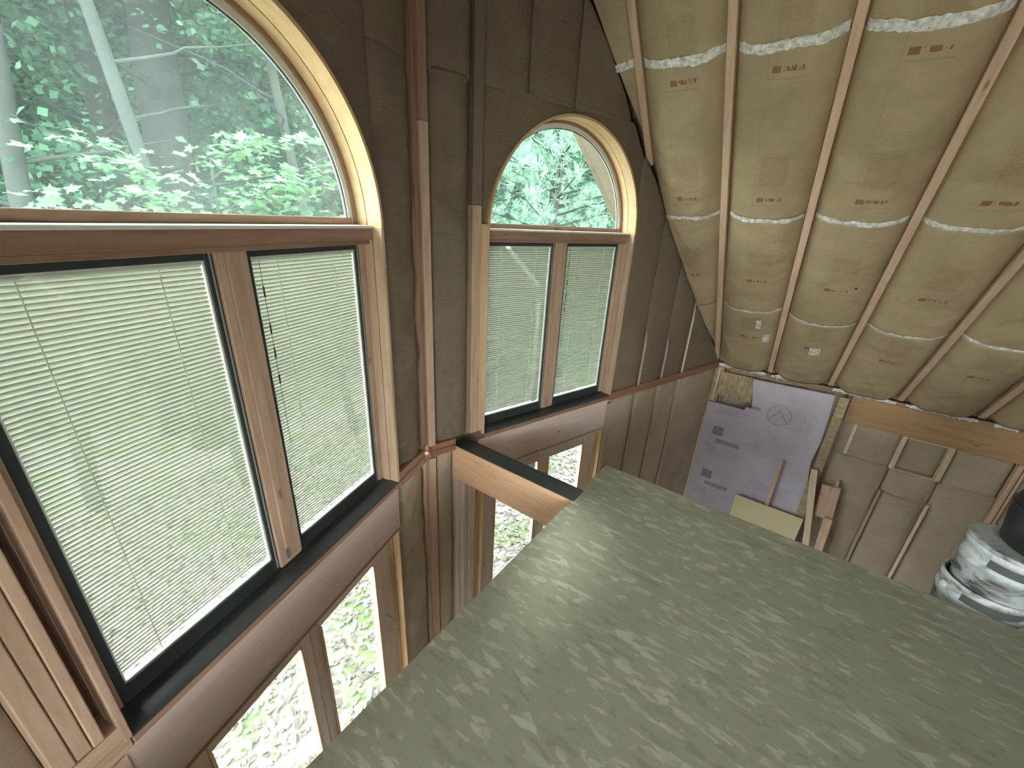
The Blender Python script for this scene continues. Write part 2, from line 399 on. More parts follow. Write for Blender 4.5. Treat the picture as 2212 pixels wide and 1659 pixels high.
# ------------------------------------------------------------------ front walls
WA = empty('wall_front_left', (APX, APY, 0), (0, 0, AN)); tag(WA, 'kraft-paper insulated stud wall around the nearer arched window', 'wall', kind='structure')
WB = empty('wall_front_right', (APX, APY, 0), (0, 0, -AN)); tag(WB, 'kraft-paper insulated stud wall around the farther arched window', 'wall', kind='structure')
def zroofB(s): return K*(XK-(APX+s*CA))+ZE
def zroofA(s): return K*((APX+s*CA)-XL)+ZE
SB_END = (XK-APX)/CA
WR = .69; ZC = 1.425
CEN = {'A': -1.05, 'B': 1.129}; ZS = {'A': 0.0, 'B': .024}

def sheath(parent, segs, name='sheathing'):
    """outer boards; every segment: s0, s1, zlo(s), zhi(s)"""
    vv, ff = [], []
    for s0, s1, lo, hi, n in segs:
        b = len(vv)
        for i in range(n+1):
            f = .5-.5*math.cos(math.pi*i/n); s = s0+(s1-s0)*f
            for y in (.135, .16): vv += [(s, y, lo(s)), (s, y, hi(s))]
        for i in range(n):
            a = b+4*i; c = a+4
            ff += [(a, c, c+1, a+1), (a+2, a+3, c+3, c+2), (a, a+2, c+2, c), (a+1, c+1, c+3, a+3)]
        ff += [(b, b+1, b+3, b+2), (b+4*n, b+4*n+2, b+4*n+3, b+4*n+1)]
    return mesh_obj(name, vv, ff, 'osb_scrap', parent)
def arch_top(c, r): return lambda s: ZC+math.sqrt(max(0, r*r-(s-c)**2))
rr = WR+.012
cA, cB = CEN['A'], CEN['B']
cst = lambda v: (lambda s: v)
for W, c, zr, ends in ((WA, cA, zroofA, (-SB_END, .02)), (WB, cB, zroofB, (-.02, SB_END))):
    top = (lambda z: (lambda s: z(s)+.15))(zr)
    sheath(W, [(ends[0], c-rr, cst(ZG-.1), top, 2), (c+rr, ends[1], cst(ZG-.1), top, 2), (c-rr, c+rr, arch_top(c, rr), top, 48), (c-rr, c+rr, cst(-.36), cst(-.03), 1)])

# apex post, studs, plates
bar('corner_stud', -.034, .0, .012, .10, .06, 3.78, 'brown_wood', WA); bar('corner_stud', -.034, .0, .012, .10, ZG, -.055, 'pine', WA)  # upper piece brown: the post's shaded side is put into the colour
bar('corner_stud', -.004, .046, -.006, .10, .05, 1.93, 'pine', WB); bar('corner_stud', -.004, .046, -.006, .10, 1.932, 3.78, 'brown_wood', WB); bar('corner_stud', -.004, .046, -.006, .10, ZG, -.05, 'pine', WB)  # brown above: the darkness towards the peak is put into the colour
bar('plate', -.358, -.05, .0, .10, -.052, .0, 'brown_wood', WA); bar('plate', -.358, -.05, .002, .10, .003, .055, 'brown_wood', WA)
bar('plate', .02, .20, -.008, .10, -.035, .010, 'red_wood', WB); bar('plate', .02, .20, -.006, .10, .013, .055, 'red_wood', WB)
bar('plate', 1.83, SB_END-.01, -.002, .10, -.03, .048, 'red_wood', WB)
# studs left of the nearer window
for a, b, dd, top in ((-1.812, -1.787, .0, 2.2), (-1.847, -1.8145, .004, 2.2), (-1.888, -1.8495, .002, 2.1)):
    bar('stud', a, b, dd, .10, .075, top, 'pine', WA, .003)
bar('plate', -2.9, -1.752, .0, .10, .018, .072, 'pine', WA); bar('plate', -2.9, -1.745, .002, .10, -.04, .015, 'pine', WA)
for a in (-1.81, -1.86): bar('stud', a, a+.045, .0, .10, ZG, -.045, 'pine', WA)
for s in (-2.28, -2.66, -3.04, -3.42):
    bar('stud', s-.02, s+.02, .0, .10, .075, zroofA(s)-.02, 'pine', WA); bar('stud', s-.02, s+.02, .0, .10, ZG, -.045, 'pine', WA)
# studs beside the farther window
bar('stud', .316, .378, -.004, .10, .06, 1.56, 'pine', WB, .003); bar('paper_flange', .315, .379, -.003, .10, 1.562, 3.4, 'kraft_wall', WB, .003); bar('stud', .381, .428, .002, .10, .06, 1.46, 'jamb_wood', WB, .003)
# post under the tie beam
for a, b, dd in ((.198, .238, .0), (.241, .285, .006), (.288, .312, .012), (.315, .352, .004), (.355, .378, .014)):
    bar('stud', a, b, dd, .10, ZG, -.05, 'header_wood', WB, .003)
# headers under the sills
bar('header_board', cA-.72, cA+.688, .004, .125, -.333, -.032, 'header_wood', WA, .003)
bar('header_board', cB-.735, cB+.68, .004, .125, -.308, -.008, 'header_wood', WB, .003)
bar('header_edge', cB-.735, cB+.68, -.004, .004, -.314, -.300, 'pine', WB); bar('header_lip', cB-.735, cB+.68, -.004, .006, -.012, -.006, 'brown_wood', WB)
bar('header_edge', cA-.72, cA+.69, -.002, .004, -.338, -.325, 'brown_wood', WA)
# insulation, nearer wall
zs = 2.17
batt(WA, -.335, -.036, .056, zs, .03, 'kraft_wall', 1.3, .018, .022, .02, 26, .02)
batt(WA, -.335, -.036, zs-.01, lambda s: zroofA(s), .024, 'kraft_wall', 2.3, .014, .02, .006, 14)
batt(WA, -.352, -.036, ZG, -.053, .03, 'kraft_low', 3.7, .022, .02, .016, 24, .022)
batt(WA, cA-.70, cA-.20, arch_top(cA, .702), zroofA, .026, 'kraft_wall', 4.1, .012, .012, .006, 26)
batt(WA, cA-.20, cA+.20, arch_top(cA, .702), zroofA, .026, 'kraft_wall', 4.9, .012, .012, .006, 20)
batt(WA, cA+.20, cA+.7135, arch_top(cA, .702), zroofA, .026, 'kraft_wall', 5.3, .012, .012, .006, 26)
for i, (a, b) in enumerate(((-2.26, -1.89), (-2.64, -2.30), (-3.02, -2.68), (-3.40, -3.06), (-3.78, -3.44))):
    batt(WA, a, b, .075, zroofA, .03, 'kraft_low', 6.1+i, .02, .02, .008, 14)
    batt(WA, a, b, ZG, -.045, .03, 'kraft_low', 16.1+i, .02, .02, .006, 10, .06)
# insulation, farther wall
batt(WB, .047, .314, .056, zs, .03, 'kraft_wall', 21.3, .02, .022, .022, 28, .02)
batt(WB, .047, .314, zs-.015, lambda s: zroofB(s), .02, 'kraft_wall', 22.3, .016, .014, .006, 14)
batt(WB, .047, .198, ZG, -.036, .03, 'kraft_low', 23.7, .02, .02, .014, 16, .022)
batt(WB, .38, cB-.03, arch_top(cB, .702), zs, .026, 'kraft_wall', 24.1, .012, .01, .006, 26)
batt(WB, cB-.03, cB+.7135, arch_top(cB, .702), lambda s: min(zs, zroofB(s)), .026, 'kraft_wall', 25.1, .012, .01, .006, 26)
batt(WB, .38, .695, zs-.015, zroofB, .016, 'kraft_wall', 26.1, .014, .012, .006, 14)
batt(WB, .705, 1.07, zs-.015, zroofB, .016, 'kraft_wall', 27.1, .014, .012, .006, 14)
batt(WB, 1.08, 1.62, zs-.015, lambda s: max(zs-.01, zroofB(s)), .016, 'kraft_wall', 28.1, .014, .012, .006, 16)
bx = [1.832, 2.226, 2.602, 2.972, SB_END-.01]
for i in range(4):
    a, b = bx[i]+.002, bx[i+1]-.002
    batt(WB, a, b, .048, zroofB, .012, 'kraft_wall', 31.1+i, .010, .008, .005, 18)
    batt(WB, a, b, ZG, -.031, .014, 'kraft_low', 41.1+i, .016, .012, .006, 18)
    if i:
        hh = (.42, .30, .60)[i-1]
        vv = [(0, 0, 0), (.012, -.014, .0), (.02, 0, 0), (0, 0, hh), (.012, -.012, hh), (.02, 0, hh), (.004, .004, hh+.12), (.01, .0, hh+.12), (.014, .004, hh+.12)]
        fo = mesh_obj('paper_flange', vv, [(0, 1, 4, 3), (1, 2, 5, 4), (3, 4, 7, 6), (4, 5, 8, 7), (2, 0, 3, 5), (5, 3, 6, 8), (0, 2, 1), (6, 7, 8)], 'pale_wood' if i == 3 else 'kraft_low', WB)
        fo.location = (bx[i]-.01, .002, .05)
        vv = [(0, 0, 0), (.01, -.012, .0), (.018, 0, 0), (0, 0, -1.4), (.01, -.014, -1.4), (.018, 0, -1.4)]
        fo = mesh_obj('paper_flange', vv, [(0, 3, 4, 1), (1, 4, 5, 2), (2, 5, 3, 0), (0, 1, 2), (3, 5, 4)], 'kraft_low', WB); fo.location = (bx[i]-.005, .004, -.035)
# torn paper beside the farther header
for s, w in ((1.795, .028), (1.83, .02)):
    vv = [(0, 0, 0), (w, -.012, 0), (w*1.4, .0, 0), (.006, 0, -.9), (w*.9, -.01, -.9), (w*1.5, 0, -.9)]
    fo = mesh_obj('paper_flange', vv, [(0, 3, 4, 1), (1, 4, 5, 2), (2, 5, 3, 0), (0, 1, 2), (3, 5, 4)], 'kraft_low', WB); fo.location = (s, -.002, -.05)

# ------------------------------------------------------------------ arched windows
def slat_mesh(w):
    """slightly cupped slat, 16 mm deep, tilted almost shut"""
    vv, ff = [], []; tilt = R(66); n = 4
    for sx in (-w/2, w/2):
        for i in range(n+1):
            a = (i/n-.5)*.0176; cup = .0016*(1-(2*i/n-1)**2)
            y = a*math.cos(tilt)-cup*math.sin(tilt); z = -(a*math.sin(tilt))-cup*math.cos(tilt)*-1
            vv.append((sx, y, z))
    for i in range(n): ff.append((i, i+1, n+2+i, n+1+i))
    me = bpy.data.meshes.new('slat'); me.from_pydata(vv, [], ff); me.materials.append(MAT['slat']); me.polygons.foreach_set('use_smooth', [True]*n)
    return me
def build_window(name, W, cx, zsill, label):
    o = empty(name, W.location, W.rotation_euler); tag(o, label, 'window', kind='structure')
    L, Rr = cx-WR, cx+WR
    # lower jambs and arched jambs: two strips with a dark groove between them
    for sg, xe in ((-1, L), (1, Rr)):
        a, b = (xe-.002, xe+.018) if sg > 0 else (xe-.018, xe+.002)
        bar('jamb', a, b, 0.0, .054, zsill+.001, ZC, 'pine', o); bar('jamb', a-(.004 if sg > 0 else 0), b+(.004 if sg < 0 else 0), .056, .104, zsill+.001, ZC, 'pine', o)
    arc_ring('arch_jamb', cx, ZC, WR-.002, WR+.014, -.002, .076, 'jamb_wood', o); arc_ring('arch_groove', cx, ZC, WR+.004, WR+.013, .076, .081, 'brown_wood', o)
    arc_ring('arch_jamb', cx, ZC, WR-.002, WR+.014, .081, .132, 'jamb_wood', o)  # yellower than the lower jambs: sunlight on the arch put into the colour
    arc_ring('arch_step', cx, ZC, WR-.018, WR+.01, .132, .142, 'brown_wood', o)  # dark wood: shade on the step is put into the colour
    arc_ring('arch_frame', cx, ZC, WR-.046, WR-.004, .142, .165, 'frame_white', o)
    arc_ring('arch_gasket', cx, ZC, WR-.050, WR-.046, .148, .156, 'sash_dark', o)
    # arched pane
    n = 48; r = WR-.048
    vv = []; 
    for y in (.150, .154): vv += [(cx+r*math.cos(math.pi*i/n), y, ZC+r*math.sin(math.pi*i/n)) for i in range(n+1)]
    ff = [tuple(range(n+1)), tuple(range(2*n+1, n, -1))]+[(i, i+n+1, (i+1) % (n+1)+n+1, (i+1) % (n+1)) for i in range(n+1)]
    mesh_obj('arch_pane', vv, ff, 'glass_hazy', o)
    # transom between arch and casements
    bar('transom', L+.002, Rr-.002, .052, .13, 1.372, ZC-.002, 'brown_wood', o); bar('transom_moulding', L+.002, Rr-.002, .070, .112, 1.352, 1.371, 'brown_wood', o)
    bar('transom_cap', L+.002, Rr-.002, .046, .135, ZC-.002, ZC+.010, 'spacer_white', o); bar('arch_bottom_rail', L+.03, Rr-.03, .136, .165, ZC+.0, ZC+.04, 'brown_wood', o)  # white cap: highlight along the shelf edge put into the colour
    # frame, mullion, sill
    bar('frame_stile', L+.001, L+.040, .104, .15, zsill+.01, 1.372, 'pine', o); bar('frame_stile', Rr-.040, Rr-.001, .104, .15, zsill+.01, 1.372, 'pine', o)
    bar('closing_strip', L-.04, L+.001, .106, .15, zsill-.03, ZC, 'brown_wood', o); bar('closing_strip', Rr-.001, Rr+.03, .106, .15, zsill-.03, ZC, 'brown_wood', o)  # strips added to stop light leaking in beside the frame
    bar('mullion', -.055+cx, .055+cx, .098, .15, zsill+.01, 1.371, 'pine', o); bar('mullion_bead', -.026+cx, .050+cx, .086, .098, zsill+.03, 1.371, 'pine', o, .004)
    sl = bar('sill', L-.002, Rr+.002, -.004, .15, zsill-.03, zsill-.003, 'brown_wood', o)
    bar('sill_membrane', L, Rr, -.001, .112, zsill-.003, zsill+.004, 'black_membrane', o, 0)
    # casements with blinds sealed between the panes
    zb, zt = zsill+.078, 1.323
    for k, (u0, u1) in enumerate(((-.625, -.080), (.080, .625))):
        a, b = cx+u0, cx+u1; f0, f1 = (L+.04, cx-.055) if k == 0 else (cx+.055, Rr-.04)
        sa = empty('casement', (0, 0, 0), (0, 0, 0), o)
        for x0, x1, z0, z1 in ((f0, a, zsill+.005, 1.355), (b, f1, zsill+.005, 1.355), (a, b, zsill+.005, zb-.004), (a, b, zt+.004, 1.355)):
            bar('sash_rail', x0, x1, .110, .146, z0, z1, 'sash_dark', sa, .002)
        xg = b+.6*(f1-b); bar('sash_gasket', xg-.003, xg+.003, .107, .111, zsill+.02, 1.35, 'gasket', sa, .001)
        for x0, x1, z0, z1 in ((a-.001, a+.006, zb-.004, zt+.004), (b-.006, b+.001, zb-.004, zt+.004), (a, b, zb-.005, zb+.002), (a, b, zt-.002, zt+.005)):
            bar('spacer_bar', x0, x1, .1165, .1355, z0, z1, 'spacer_white', sa, .001)
        bar('pane', a-.004, b+.004, .113, .1155, zb-.006, zt+.006, 'glass_clear', sa, 0)
        bar('pane', a-.004, b+.004, .137, .1395, zb-.006, zt+.006, 'glass_clear', sa, 0)
        bl = empty('blind', ((a+b)/2, .126, 0), (0, 0, 0), o)
        w = b-a-.016; pitch = .0146; nsl = int((zt-zb-.02)/pitch)
        me = slat_mesh(w)
        for i in range(nsl):
            s = bpy.data.objects.new('slat', me); link(s, bl); s.location = (0, 0, zt-.014-i*pitch)
        bar('head_rail', -w/2, w/2, -.008, .008, zt-.010, zt-.003, 'spacer_white', bl, .001)
        for u in (-.30, .26):
            bar('ladder_cord', u*w-.0012, u*w+.0012, -.0092, -.0078, zb+.01, zt-.01, 'spacer_white', bl, 0)
        if k == 1:
            for i, zz in enumerate((1.20, 1.06, .96, .85)):
                bar('tilt_cord_bead', -w/2+.024, -w/2+.031, -.0098, -.0082, zz-.02, zz+.02, 'sash_dark', bl, .001)
            bar('tilt_cord', -w/2+.027, -w/2+.0285, -.0092, -.008, .55, zt-.01, 'sash_dark', bl, 0)
    # little latch on the mullion foot
    la = bar('latch', cx-.036, cx-.020, .078, .088, zsill+.05, zsill+.10, 'metal_grey', o, .002)
    return o
build_window('window_1', WA, cA, ZS['A'], 'large half-round topped window with blinds, nearest the camera on the left')
build_window('window_2', WB, cB, ZS['B'], 'smaller-looking half-round topped window with blinds beyond the tie beam')

# ------------------------------------------------------------------ glazed doors of the lower storey
def build_door(name, W, cx, zt, label):
    o = empty(name, W.location, W.rotation_euler); tag(o, label, 'door', kind='structure')
    L, Rr = cx-WR+.005, cx+WR-.015; zb = ZG+.03
    for x0, x1 in ((L, L+.012), (Rr-.012, Rr)):
        bar('door_jamb', x0, x1, .006, .052, zb, zt, 'jamb_wood', o); bar('door_jamb', x0-.002, x1+.002, .056, .13, zb, zt, 'jamb_wood', o)
    bar('door_head', L, Rr, .02, .13, zt-.03, zt, 'header_wood', o); bar('threshold', L, Rr, .0, .13, ZG, zb, 'metal_grey', o)
    gz = zt-.165
    for k, (x0, x1) in enumerate(((L+.012, cx-.002), (cx+.002, Rr-.012))):
        d = empty('door_leaf', (0, 0, 0), (0, 0, 0), o)
        a, b = (x0+.155, x1-.055) if k == 0 else (x0+.055, x1-.165)
        bar('stile', x0, a, .078, .118, zb+.005, zt-.03, 'header_wood', d, .003); bar('stile', b, x1, .078, .118, zb+.005, zt-.03, 'header_wood', d, .003)
        bar('top_rail', a, b, .078, .118, gz, zt-.03, 'header_wood', d, .003); bar('bottom_rail', a, b, .078, .118, zb+.005, zb+.22, 'header_wood', d, .003)
        bar('glazing_stop', b-.012, b, .070, .084, zb+.22, gz, 'jamb_wood', d, .002); bar('glazing_stop', a, a+.012, .070, .084, zb+.22, gz, 'jamb_wood', d, .002)
        bar('pane', a, b, .097, .101, zb+.22, gz, 'glass_clear', d, 0)
        if k == 1:
            vv, ff = [], []; n = 10
            for i in range(n+1):
                f = i/n; z = -1.02-.16*f; y = .074-.05*math.sin(math.pi*f)
                for dx, dy in ((-.006, 0), (0, -.006), (.006, 0), (0, .006)): vv.append((b+.085+dx, y+dy, z))
            for i in range(n):
                for j in range(4): ff.append((4*i+j, 4*i+(j+1) % 4, 4*i+4+(j+1) % 4, 4*i+4+j))
            mesh_obj('pull_handle', vv, ff, 'metal_grey', d, True)
build_door('door_1', WA, cA, -.335, 'glazed double door below the nearer arched window')
build_door('door_2', WB, cB, -.31, 'glazed double door below the farther arched window, behind the tie beam')

# ------------------------------------------------------------------ roof slopes
def roof(name, mirror, label):
    if not mirror: mat = Matrix(((0, K/NK, -1/NK, XK), (-1, 0, 0, 0), (0, 1/NK, K/NK, ZE), (0, 0, 0, 1)))
    else: mat = Matrix(((0, -K/NK, 1/NK, XL), (1, 0, 0, 0), (0, 1/NK, K/NK, ZE), (0, 0, 0, 1)))
    o = empty(name); o.matrix_world = mat; tag(o, label, 'ceiling', kind='structure')
    sg = 1 if mirror else -1                       # local x = sg * world Y
    def tlo(x):
        Y = sg*x; lo = .02
        if Y > .69: lo = max(lo, (XK-(APX+(APY-Y)/math.tan(AN)))*NK+.01)
        return min(lo, T_RIDGE-.01)
    raf = [1.27, .728]+[.17-.56*i for i in range(9)]
    for Y in raf:
        x = sg*Y; t0 = min(tlo(x-.025), tlo(x+.025))
        if mirror and abs(Y+.39) < .02: t0 = 2.16
        bar('rafter', x-.0235, x+.0235, .02 if Y > 1 else 0, .15, t0, T_RIDGE-.02, 'pine', o, .003)
    for i in range(len(raf)-1):
        xs = sorted((sg*raf[i], sg*raf[i+1])); a, b = xs[0]+.024, xs[1]-.024
        sd = 50.3+i*1.7+(100 if mirror else 0)
        seams = [.0, 1.09+.03*math.sin(i*2.1), 2.185+.012*math.sin(i), 3.32, 4.45, T_RIDGE-.02]
        for q in range(5):
            lo, hi = seams[q]+.02, seams[q+1]
            if mirror and i in (2, 3) and q < 2: continue
            l0 = lambda x, lo=lo, hi=hi: min(max(tlo(x), lo-.022), hi)
            if max(hi-l0(a), hi-l0(b)) < .05: continue
            batt(o, a, b, l0, hi, .022, 'kraft_roof', sd, .066, .028, .013, 24 if i < 6 and not mirror else 8, .032 if i < 6 and not mirror else .1)
            if not mirror and i < 6 and q >= 1 and seams[q] > tlo((a+b)/2):
                xa, xb = a+.01, b-.01
                while tlo(xa) > seams[q] and xa < xb: xa += .01
                wdt = (.03, .024, .034, .05, .05)[q]
                tape(o, xa, xb, seams[q]+.01, wdt, .022, sd, .066, .028, .013, a, b, slope=(-.04 if q == 2 and i == 1 else 0))
    # narrow bay up against the wall in the prow
    a, b = sorted((sg*(1.27+.024), sg*1.80)); sd = 49.1
    l0 = lambda x: min(tlo(x), T_RIDGE-.03)
    batt(o, a, b, l0, T_RIDGE-.02, .022, 'kraft_roof', sd, .03, .02, .006, 14, .05)
    if not mirror: tape(o, sg*1.42, sg*1.30, 3.33, .045, .022, sd, .03, .02, .006, a, b)
    # deck over the rafters, carried out past the wall as an overhang
    f = [(0, 1, 2, 3), (7, 6, 5, 4), (0, 4, 5, 1), (1, 5, 6, 2), (2, 6, 7, 3), (3, 7, 4, 0)]
    decks = [[(YB-.3, -.45), (.69+.53-.15, -.45), (APY+.53, T_RIDGE+.02), (YB-.3, T_RIDGE+.02)]]
    if mirror: decks = [[(YB-.3, -.45), (-.95, -.45), (-.95, T_RIDGE+.02), (YB-.3, T_RIDGE+.02)], [(-.95, 2.16), (.17, 2.16), (.17, T_RIDGE+.02), (-.95, T_RIDGE+.02)],
                       [(.17, -.45), (.69+.53-.15, -.45), (APY+.53, T_RIDGE+.02), (.17, T_RIDGE+.02)]]
    for pts in decks:
        vv = [(sg*Y, y, t) for y in (.155, .19) for Y, t in pts]
        mesh_obj('roof_deck', vv, f, 'soffit_wood', o)
    # soffit boards and barge rafter of the overhang
    def Yw(t): return APY-((XK-t/NK)-APX)*math.tan(AN)
    for q in range(2):
        e0, e1 = (.17, .53) if q == 0 else (.50, .54); y0, y1 = (.02, .035) if q == 0 else (.018, .155)
        vv = [(sg*(Yw(t)+e), y, t) for y in (y0, y1) for e, t in ((e0, -.4), (e1, -.4), (e1, T_RIDGE), (e0, T_RIDGE))]
        mesh_obj('soffit_board' if q == 0 else 'barge_board', vv, f, 'soffit_wood', o)
    return o
CR = roof('ceiling', False, 'sloping ceiling of rafters and kraft-paper insulation above the side wall')
roof('ceiling_left', True, 'opposite roof slope of rafters and kraft-paper insulation')
# two white patches of tape and a dark hole on the paper
def patch(x0, x1, z0, z1, bay, sd, name='tape_patch', mat='tape_white'):
    a, b = sorted((-bay[0], -bay[1])); a += .024; b -= .024
    vv, ff = [], []; n = 8
    for i in range(n+1):
        for j in range(n+1):
            x = x0+(x1-x0)*i/n; z = z0+(z1-z0)*j/n
            ex = .012*fold((z*40, sd), 1.1) if i in (0, n) else 0; ez = .016*fold((x*40, sd), 5.1) if j in (0, n) else 0
            vv.append((x+ex, .022-batt_h((x-a)/(b-a), x, z, sd, .066, .028, .013)-.006-.004*abs(fold((x*50, z*50), 3)), z+ez))
    for i in range(n):
        for j in range(n): k = i*(n+1)+j; ff.append((k, k+n+1, k+n+2, k+1))
    return mesh_obj(name, vv, ff, mat, CR, True)
SD = lambda i: 50.3+i*1.7
patch(.105, .19, .60, .72, (.17, -.39), SD(2)); patch(-.30, -.245, .63, .76, (.728, .17), SD(1)); patch(-.375, -.335, .86, 1.0, (.728, .17), SD(1))
patch(.235, .252, 1.562, 1.578, (.17, -.39), SD(2), 'hole', 'black_membrane')
rb = bar('ridge_beam', -1.85, 4.6, -.06, .06, -.12, .15, 'pine'); rb.matrix_world = Matrix.Translation((APX, -1.375, K*(XK-APX)-.02)) @ Matrix.Rotation(R(90), 4, 'Z')
tag(rb, 'ridge beam at the top of the two roof slopes', 'beam', kind='structure')
# crumpled white plastic tucked along the eave
for i, (y0, y1) in enumerate(((.69, .52), (.52, .20), (.14, -.02), (-.42, -.62), (-.62, -.93), (-1.0, -1.3), (-1.3, -1.5), (-1.6, -1.75))):
    vv, ff = [], []; n = 16
    for a in range(n+1):
        x = -y0+(y0-y1)*a/n
        for b in range(4):
            w = (.055 if i in (0, 2) else .028)*(1+.9*fold((x*22, b*2.), i+.5))
            vv.append((x, -.012-.03*math.sin(b/3*math.pi)*(1+fold((x*30, b), i+4.)), -.012+w*(b/3-.2)))
    for a in range(n):
        for b in range(3): k = a*4+b; ff.append((k, k+4, k+5, k+1))
    mesh_obj('plastic_scrap', vv, ff, 'tape_white', CR, True)

# ------------------------------------------------------------------ right side wall
WK = empty('wall_right', (XK, 0, 0), (0, 0, R(-90))); tag(WK, 'insulated side wall below the eave, seen past the loft', 'wall', kind='structure')
# local x = -Y, y = outward, z up
mesh_obj('sheathing', [(-.75, .10, ZG-.1), (4.7, .10, ZG-.1), (4.7, .10, .12), (-.75, .10, .12), (-.75, .13, ZG-.1), (4.7, .13, ZG-.1), (4.7, .13, .12), (-.75, .13, .12)],
    [(0, 1, 2, 3), (7, 6, 5, 4), (0, 4, 5, 1), (1, 5, 6, 2), (2, 6, 7, 3), (3, 7, 4, 0)], 'osb_scrap', WK)
bar('top_plate', -.69, .56, .0, .09, -.03, .015, 'brown_wood', WK); bar('top_plate', .56, 4.6, .0, .09, -.028, .015, 'brown_wood', WK)
bar('rim_board', .60, 4.6, .012, .05, -.315, -.03, 'rim_wood', WK)
bar('corner_stud', -.685, -.655, -.004, .09, ZG, -.03, 'pale_wood', WK); bar('corner_stud', -.65, -.63, .01, .09, ZG, -.03, 'pine', WK)
bar('stud', -.61, -.575, .03, .09, -.5, -.03, 'brown_wood', WK)
batt(WK, -.63, -.30, ZG, -.03, .06, 'kraft_low', 71.3, .01, .01, .006, 10, .06)
batt(WK, -.30, .56, ZG, -.03, .06, 'kraft_low', 72.3, .01, .01, .006, 10, .06)
batt(WK, .575, 1.085, -.70, -.315, .035, 'kraft_low', 73.3, .02, .01, .008, 20)
batt(WK, 1.12, 1.425, -.675, -.325, .05, 'kraft_low', 74.3, .012, .01, .008, 16)
batt(WK, 1.47, 1.86, -.72, -.315, .035, 'kraft_low', 75.3, .02, .01, .008, 16)
for i, (a, b) in enumerate(((.575, 1.095), (1.105, 1.47), (1.48, 1.90), (1.94, 2.4), (2.44, 2.9), (2.94, 3.4), (3.44, 3.9), (3.94, 4.5))):
    batt(WK, a, b, ZG, -.69 if i < 3 else -.315, .03, 'kraft_low', 81.3+i, .022, .015, .009, 18 if i < 4 else 8, .03 if i < 4 else .1)
bar('stud', .700, .728, .004, .06, -.665, -.318, 'pale_wood', WK)
bar('stud', 1.085, 1.122, .0, .06, -.69, -.312, 'pale_wood', WK); bar('stud', 1.424, 1.468, .0, .06, -.69, -.312, 'pale_wood', WK)
bar('box_rail', 1.122, 1.424, .0, .06, -.326, -.314, 'pale_wood', WK, .001); bar('box_rail', 1.122, 1.424, .0, .06, -.690, -.677, 'pale_wood', WK, .001)
for s in (1.10, 1.475): bar('paper_flange', s-.012, s+.012, -.006, .02, -2.2, -.96, 'pale_wood' if s > 1.2 else 'kraft_low', WK, .002)
bar('paper_flange', 1.12, 1.42, -.010, .01, -.985, -.972, 'kraft_low', WK, .001)
bar('stud', 1.87, 1.905, -.01, .06, ZG, -.31, 'pine', WK); bar('stud', 1.915, 1.935, .0, .06, ZG, -.31, 'pine', WK)

# ------------------------------------------------------------------ other walls (behind the camera)
wl = mesh_obj('wall_left', [(XL, YB, ZG), (XL, .70, ZG), (XL, .70, .05), (XL, YB, .05), (XL-.12, YB, ZG), (XL-.12, .70, ZG), (XL-.12, .70, .05), (XL-.12, YB, .05)],
    [(0, 1, 2, 3), (7, 6, 5, 4), (0, 4, 5, 1), (1, 5, 6, 2), (2, 6, 7, 3), (3, 7, 4, 0)], 'kraft_low'); tag(wl, 'low insulated side wall on the opposite side of the room', 'wall', kind='structure')
# unseen side dormer added to bring in light: cheeks, flat top and one window
dm = empty('wall_dormer_added', (0, 0, 0)); tag(dm, 'unseen side dormer added to let light in through the opposite roof slope', 'dormer', kind='structure')
ZD = 1.56; XD = XL+ZD/K
for y in (-.97, .17):
    vv = [(x, yy, z) for yy in (y, y+.03) for x, z in ((XL-.1, .03), (XL-.1, ZD), (XD+.1, ZD))]
    mesh_obj('cheek', vv, [(0, 1, 2), (5, 4, 3), (0, 3, 4, 1), (1, 4, 5, 2), (2, 5, 3, 0)], 'kraft_low', dm)
bar('dormer_ceiling', XL-.15, XD+.12, -.97, .20, ZD, ZD+.05, 'kraft_low', dm, 0)
w4 = empty('window_added_dormer', (XL, 0, 0)); tag(w4, 'plain window of the unseen dormer, added to let fill light in', 'window', kind='structure')
for y0, y1, z0, z1 in ((-.94, -.89, .05, ZD), (.12, .17, .05, ZD), (-.89, .12, .05, .12), (-.89, .12, ZD-.06, ZD)): bar('frame_bar', -.1, -.03, y0, y1, z0, z1, 'jamb_wood', w4)
bar('pane', -.066, -.062, -.89, .12, .12, ZD-.06, 'glass_clear', w4, 0)
wb_ = empty('wall_back', (0, YB, 0)); tag(wb_, 'insulated gable wall behind the loft with an added window for fill light', 'wall', kind='structure')
def panel(name, pts, y0, y1, mat, parent):
    n = len(pts); vv = [(x, y, z) for y in (y0, y1) for x, z in pts]
    ff = [tuple(range(n)), tuple(range(2*n-1, n-1, -1))]+[(i, i+n, (i+1) % n+n, (i+1) % n) for i in range(n)]
    return mesh_obj(name, vv, ff, mat, parent)
bw = (-1.4, .3, .35, 1.95)   # added back window: x0, x1, z0, z1
zR = K*(XK-APX)
panel('wall_panel', [(XL, ZG), (XK, ZG), (XK, .0), (XL, .0)], -.12, 0, 'kraft_low', wb_)
panel('wall_panel', [(XL, 0), (bw[0], 0), (bw[0], K*(bw[0]-XL)), ], -.12, 0, 'kraft_low', wb_)
panel('wall_panel', [(bw[0], 0), (bw[1], 0), (bw[1], bw[2]), (bw[0], bw[2])], -.12, 0, 'kraft_low', wb_)
panel('wall_panel', [(bw[0], .643), (bw[0]+1.22, bw[3]), (bw[1], bw[3]), (bw[1], K*(bw[1]-XL))], -.12, 0, 'kraft_low', wb_)
panel('wall_panel', [(bw[1], 0), (XK, 0), (APX, zR), (bw[1], K*(bw[1]-XL))], -.12, 0, 'kraft_low', wb_)
